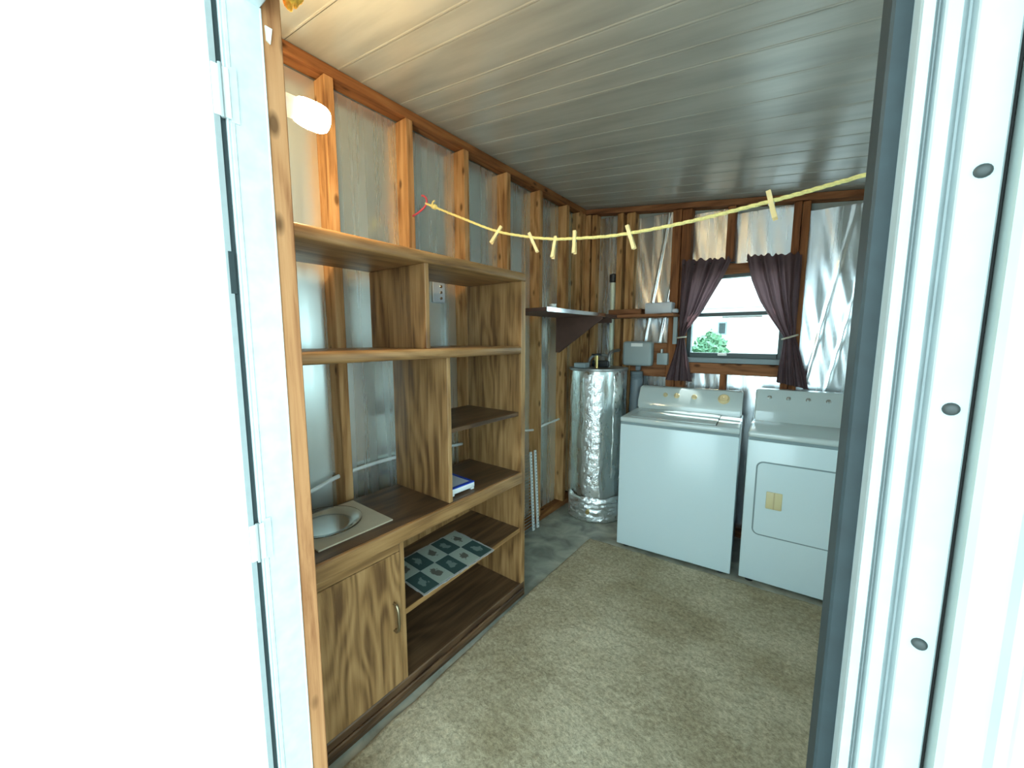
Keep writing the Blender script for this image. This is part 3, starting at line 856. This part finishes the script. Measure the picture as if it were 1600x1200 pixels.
bb = boxobj('wooden_block', (-.135, .135, -.05, .05, 0, .045), M_plate_x, bev=.002); bb.location = (-1.225, YB - .10, 1.666)
tag(bb, 'flat reddish wooden block lying on the short back shelf', 'wooden block')
wx = thing('small_box', 'small pale grey box with a spout at its end on the short back shelf', 'box', (-.945, YB - .10, 1.666))
bm = bmesh.new(); box(bm, -.115, .085, -.05, .05, 0, .085, .008, 2); obj('body', bm, M_lidgrey, wx, smooth=True)
bm = bmesh.new(); box(bm, .080, .118, -.03, .03, .005, .035, .008, 2); obj('spout', bm, M_lidgrey, wx, smooth=True)
pipe_knob = thing('ceramic_cup', 'tiny white cup standing on the near end of the dark wall shelf', 'cup', (-1.33, 2.14, 1.6655))
bm = bmesh.new(); lathe(bm, [(.0, 0), (.016, 0), (.022, .012), (.023, .03), (.019, .03), (.0, .012)], 20); obj('cup', bm, M_whiteplastic, pipe_knob, smooth=True)

# white pipe running through the left studs
bm = bmesh.new()
tube(bm, smooth_line([(-1.71, .52, .765), (-1.71, .75, .805), (-1.71, .9, .842), (-1.715, 1.17, .852), (-1.71, 1.5, .83), (-1.71, 2.0, .80), (-1.71, 2.37, .772), (-1.71, 2.5, .757), (-1.71, 2.62, .769), (-1.71, 2.9, .782)], 6), .0095, 10)
tag(obj('water_pipe', bm, M_pipe_white, smooth=True), 'thin white water pipe running level through the studs of the left wall', 'pipe')

# ventilated wire shelf standing on end
ws = thing('wire_shelf', 'white slotted wire shelf stood on end against the wall beyond the bookcase', 'wire shelf', (-1.615, 2.28, 0))
ws.rotation_euler = (0, R(-3.0), 0)
for y in (.075, .135):
    bm = bmesh.new(); box(bm, -.006, .006, y - .012, y + .012, 0, .62, .002)
    ra = obj('rail', bm, M_whiteplastic, ws)
    bm = bmesh.new()
    for k in range(24): box(bm, .0055, .0068, y - .006, y + .006, .02 + k * .025, .031 + k * .025)
    s = obj('slots', bm, M_grey, ra); s['kind'] = 'stuff'
bm = bmesh.new()
for k in range(25): tube(bm, [(0, -.22, .012 + k * .0247), (0, .075, .012 + k * .0247)], .0022, 5)
obj('wires', bm, M_grey, ws, kind='stuff')

# ------------------------------------------------------------------ curtains
def interp(tab, z):
    for (z0, a0), (z1, a1) in zip(tab, tab[1:]):
        if z0 >= z >= z1:
            t = (z0 - z) / (z0 - z1); t = t * t * (3 - 2 * t) if False else t
            return a0 + (a1 - a0) * t
    return tab[-1][1]
def curtain(label, left, right, ztop, zbot, folds, ph, tie, yc):
    t = thing('curtain', label, 'curtain', (0, yc, 0))
    bm = bmesh.new()
    nu, nv = 84, 70
    G = []
    for j in range(nv + 1):
        v = j / nv; row = []
        for i in range(nu + 1):
            u = i / nu
            zt = ztop[0] + (ztop[1] - ztop[0]) * u; zb = zbot[0] + (zbot[1] - zbot[0]) * u
            z = zt + (zb - zt) * v
            xl, xr = interp(left, z), interp(right, z)
            wdt = xr - xl
            uu = u + .06 * noise.noise((u * 4, v * 2, ph))
            uu = min(1, max(0, uu))
            x = xl + wdt * uu
            amp = .006 + .020 * min(1, wdt / .3)
            if wdt < .1: amp = .012
            if v < .05: amp *= .6
            y = amp * (math.sin(u * folds * 2 * math.pi + ph + .8 * noise.noise((u * 3, v * 3, ph))) * .7 + .4 * math.sin(u * folds * 3.7 * math.pi + ph))
            if j == 0: z += .008 * math.sin(u * folds * 4 * math.pi) + .004 * math.sin(u * folds * 9)
            row.append(bm.verts.new((x, y, z)))
        G.append(row)
    for j in range(nv):
        for i in range(nu): bm.faces.new((G[j][i], G[j][i + 1], G[j + 1][i + 1], G[j + 1][i]))
    c = obj('cloth', bm, M_curtain, t, smooth=True, ang=180)
    bm = bmesh.new()
    z = tie[2]
    tube(bm, [(tie[0] + (tie[1] - tie[0]) * (.5 + .5 * math.cos(k * math.pi / 10)), .024 * math.sin(k * math.pi / 10), z + .012 * math.cos(k * math.pi / 10) * tie[3]) for k in range(20)], .006, 8, True)
    obj('tieback', bm, M_tie, t, smooth=True)
    bm = bmesh.new(); zc = ztop[0] - .03; tube(bm, [(left[0][1] + .005, .018, zc), (right[0][1] - .005, .018, ztop[1] - .03)], .005, 8)
    obj('rod', bm, M_black, t, smooth=True)
curtain('plum brown curtain tied back at the left side of the window',
        [(2.1, -.832), (1.62, -.832), (1.49, -.825), (1.40, -.848), (1.15, -.915)], [(2.1, -.47), (2.04, -.488), (1.92, -.535), (1.68, -.665), (1.545, -.762), (1.487, -.785), (1.40, -.768), (1.15, -.715)],
        (2.062, 2.040), (1.152, 1.152), 4, .4, (-.838, -.775, 1.487, .3), 3.158)
curtain('plum brown curtain tied back at the right side of the window',
        [(2.1, -.415), (2.04, -.410), (1.88, -.372), (1.73, -.312), (1.61, -.243), (1.487, -.165), (1.33, -.178), (1.15, -.185)], [(2.1, -.098), (1.70, -.098), (1.58, -.100), (1.487, -.096), (1.35, -.055), (1.15, -.006)],
        (2.045, 2.020), (1.185, 1.148), 4, 2.1, (-.170, -.088, 1.487, 1.2), 3.158)

# ------------------------------------------------------------------ clothesline, hook and pegs
RP = [(-1.575, 2.145), (-1.311, 2.024), (-1.115, 1.938), (-.94, 1.887), (-.824, 1.862), (-.738, 1.851), (-.602, 1.838), (-.488, 1.836), (-.385, 1.838), (-.292, 1.843), (-.207, 1.850), (-.129, 1.857), (-.058, 1.864), (.007, 1.872), (.077, 1.881), (.40, 1.925), (.795, 1.985)]
RY = 1.33
rope = thing('clothesline', 'yellow rope clothesline sagging across the room from the red hook', 'clothesline', (0, RY, 0))
pts = smooth_line([(x, 0, z) for x, z in RP], 10)
bm = bmesh.new()
# three-strand twist
L = 0
for s in range(3):
    q = []
    acc = 0
    for i, p in enumerate(pts):
        if i: acc += (pts[i] - pts[i - 1]).length
    # resample finely
    res = []; step = .008; acc = 0; i = 0
    for a, b in zip(pts, pts[1:]):
        n = max(1, int((b - a).length / step))
        for k in range(n): res.append(a.lerp(b, k / n))
    for k, p in enumerate(res):
        an = k * .62 + s * 2 * math.pi / 3
        q.append(p + Vector((0, .0026 * math.cos(an), .0026 * math.sin(an))))
    tube(bm, q, .0034, 6)
obj('rope', bm, M_rope, rope, smooth=True)
bm = bmesh.new()
lathe(bm, [(.0, -.022), (.008, -.018), (.013, -.006), (.011, .004), (.0135, .010), (.009, .02), (.0, .023)], 14, Matrix.Translation((-1.515, 0, 2.119)) @ Matrix.Rotation(R(115), 4, 'Y'))
tube(bm, [(-1.515, -.01, 2.119), (-1.508, -.012, 2.135), (-1.498, -.008, 2.14)], .004, 6)
obj('knot', bm, M_rope, rope, smooth=True)
bm = bmesh.new()
tube(bm, smooth_line([(-1.662, 1.318, 2.098), (-1.63, 1.318, 2.103), (-1.60, 1.322, 2.115), (-1.575, 1.330, 2.135), (-1.566, 1.330, 2.158), (-1.578, 1.328, 2.178), (-1.597, 1.326, 2.186)], 6), .0048, 8)
tag(obj('wall_hook', bm, M_red, smooth=True), 'red coated hook screwed into a left wall stud holding the clothesline', 'hook')

peg0 = None
def make_peg():
    t = thing('clothespin', '', 'clothespin', (0, 0, 0), 0, 'clothespins on the line')
    for s in (-1, 1):
        bm = bmesh.new()
        prism(bm, [(s * .0005, .024), (s * .0065, .026), (s * .0075, .0), (s * .0085, -.030), (s * .0125, -.056), (s * .0085, -.058), (s * .0015, -.02), (s * .0008, .008), (s * .003, .013)], 'x', -.0058, .0058)
        obj('leg', bm, M_peg, t)
    bm = bmesh.new(); tube(bm, [(-.0075, 0, -.012), (.0075, 0, -.012)], .0045, 8); obj('spring', bm, M_galv, t, smooth=True)
    return t
def ropez(x):
    for a, b in zip(pts, pts[1:]):
        if a.x <= x <= b.x: return a.z + (b.z - a.z) * (x - a.x) / (b.x - a.x)
pegs = [(-1.107, 34, 'leftmost pale clothespin on the yellow line, leaning left below the rope'), (-.931, -24, 'second clothespin from the red hook, tilting right below the line'),
        (-.822, 7, 'third clothespin from the red hook, hanging straight and lowest'), (-.735, 0, 'fourth clothespin from the red hook, upright and close to the third'),
        (-.525, -17, 'fifth clothespin from the red hook, alone in the rope middle'), (-.124, -15, 'clothespin nearest the doorway post, above the right curtain')]
dzs = [.004, -.002, -.012, .006, .006, .008]
base = make_peg()
for k, (x, tilt_, lab) in enumerate(pegs):
    if k == 0: p = base
    else:
        p = base.copy(); C.objects.link(p)
        for ch in base.children:
            c = ch.copy(); C.objects.link(c); c.parent = p
    p.location = (x, RY, ropez(x) + dzs[k] - .004)
    p.rotation_euler = (R(8 * math.sin(k * 2)), R(tilt_), R(28 - 6 * k))
    p['label'] = lab; p['group'] = 'clothespins on the line'

# ------------------------------------------------------------------ lamp, tag, lamplit header piece
lp = thing('wall_lamp', 'bare glowing lamp in a white holder inside the front corner', 'lamp', (-1.2, .402, 2.122))
bm = bmesh.new(); lathe(bm, [(.055, -.03), (.055, .012), (.045, .03), (.03, .05), (.028, .148), (.0, .148)], 28, Matrix.Rotation(R(-90), 4, 'X'))
obj('lamp_holder', bm, M_whiteplastic, lp, smooth=True)
bm = bmesh.new()
lathe(bm, [(.0, .146), (.024, .148), (.033, .158), (.036, .170), (.038, .185), (.038, .215), (.036, .228), (.030, .238), (.0, .241)], 28, Matrix.Rotation(R(-90), 4, 'X'))
obj('bulb', bm, M_bulb, lp, smooth=True)
bm = bmesh.new()
prism(bm, [(.3655, 2.092), (.3785, 2.092), (.3735, 2.062), (.3665, 2.066)], 'x', -.9015, -.8985)
tag(obj('paper_tag', bm, M_paper), 'small white paper tag on the front corner stud near the ceiling', 'tag')
bm = bmesh.new()
bmesh.ops.create_icosphere(bm, subdivisions=4, radius=1)
for v in bm.verts:
    d = 1 + .35 * noise.noise(v.co * 2.2) + .12 * noise.noise(v.co * 7)
    v.co = Vector((-.905 + v.co.x * .028 * d, .424 + v.co.y * .020 * d, 2.205 + v.co.z * .045 * d))
tag(obj('lamplit_piece', bm, M_lamplit, smooth=True, ang=180), 'lumpy orange stand-in for lamplit insulation scrap stuffed above the front corner stud', 'timber')  # lump stands in for a header piece lit by the bulb

# ------------------------------------------------------------------ outdoors behind the window
def bush(loc, sx, sy, sz, label, n):
    t = thing('bush', label, 'bush', loc)
    bm = bmesh.new()
    for k in range(n):
        d = Vector((random.gauss(0, 1), random.gauss(0, 1), random.gauss(0, 1))).normalized() * (random.random() ** .4)
        c = Vector((d.x * sx, d.y * sy, sz + d.z * sz))
        a = Vector((random.gauss(0, 1), random.gauss(0, 1), random.gauss(0, 1))).normalized(); b = a.orthogonal().normalized()
        s = random.uniform(.05, .10)
        vs = [bm.verts.new(c + a * s), bm.verts.new(c + b * s * .45), bm.verts.new(c - a * s), bm.verts.new(c - b * s * .45)]
        bm.faces.new(vs)
    obj('leaves', bm, M_leaf, t, kind='stuff')
    bm = bmesh.new(); tube(bm, [(0, 0, 0), (.02, 0, sz)], [.05, .03], 8); obj('stem', bm, M_plate_x, t)
bush((-1.72, 9.0, -.121), .42, .42, .88, 'leafy green bush standing outside beyond the window', 2600)
bush((-.95, 9.6, -.121), .40, .35, .62, 'low green bush outside, right of the taller bush', 1500)
hs = thing('house', 'pale neighbouring house seen through the window', 'house', (-2.5, 15, -.121))
boxobj('wall', (-6, 6, 0, 4, 0, 2.6), M_house, hs)
bm = bmesh.new(); prism(bm, [(-.5, 2.6), (2, 3.6), (4.5, 2.6)], 'x', -6.4, 6.4); obj('roof', bm, M_roofing, hs)
wd = boxobj('window', (-.15, .12, -.06, .02, 1.72, 2.15), M_wingrey, hs)
boxobj('pane', (-.11, .08, -.065, -.055, 1.76, 2.11), M_dark_green, wd)
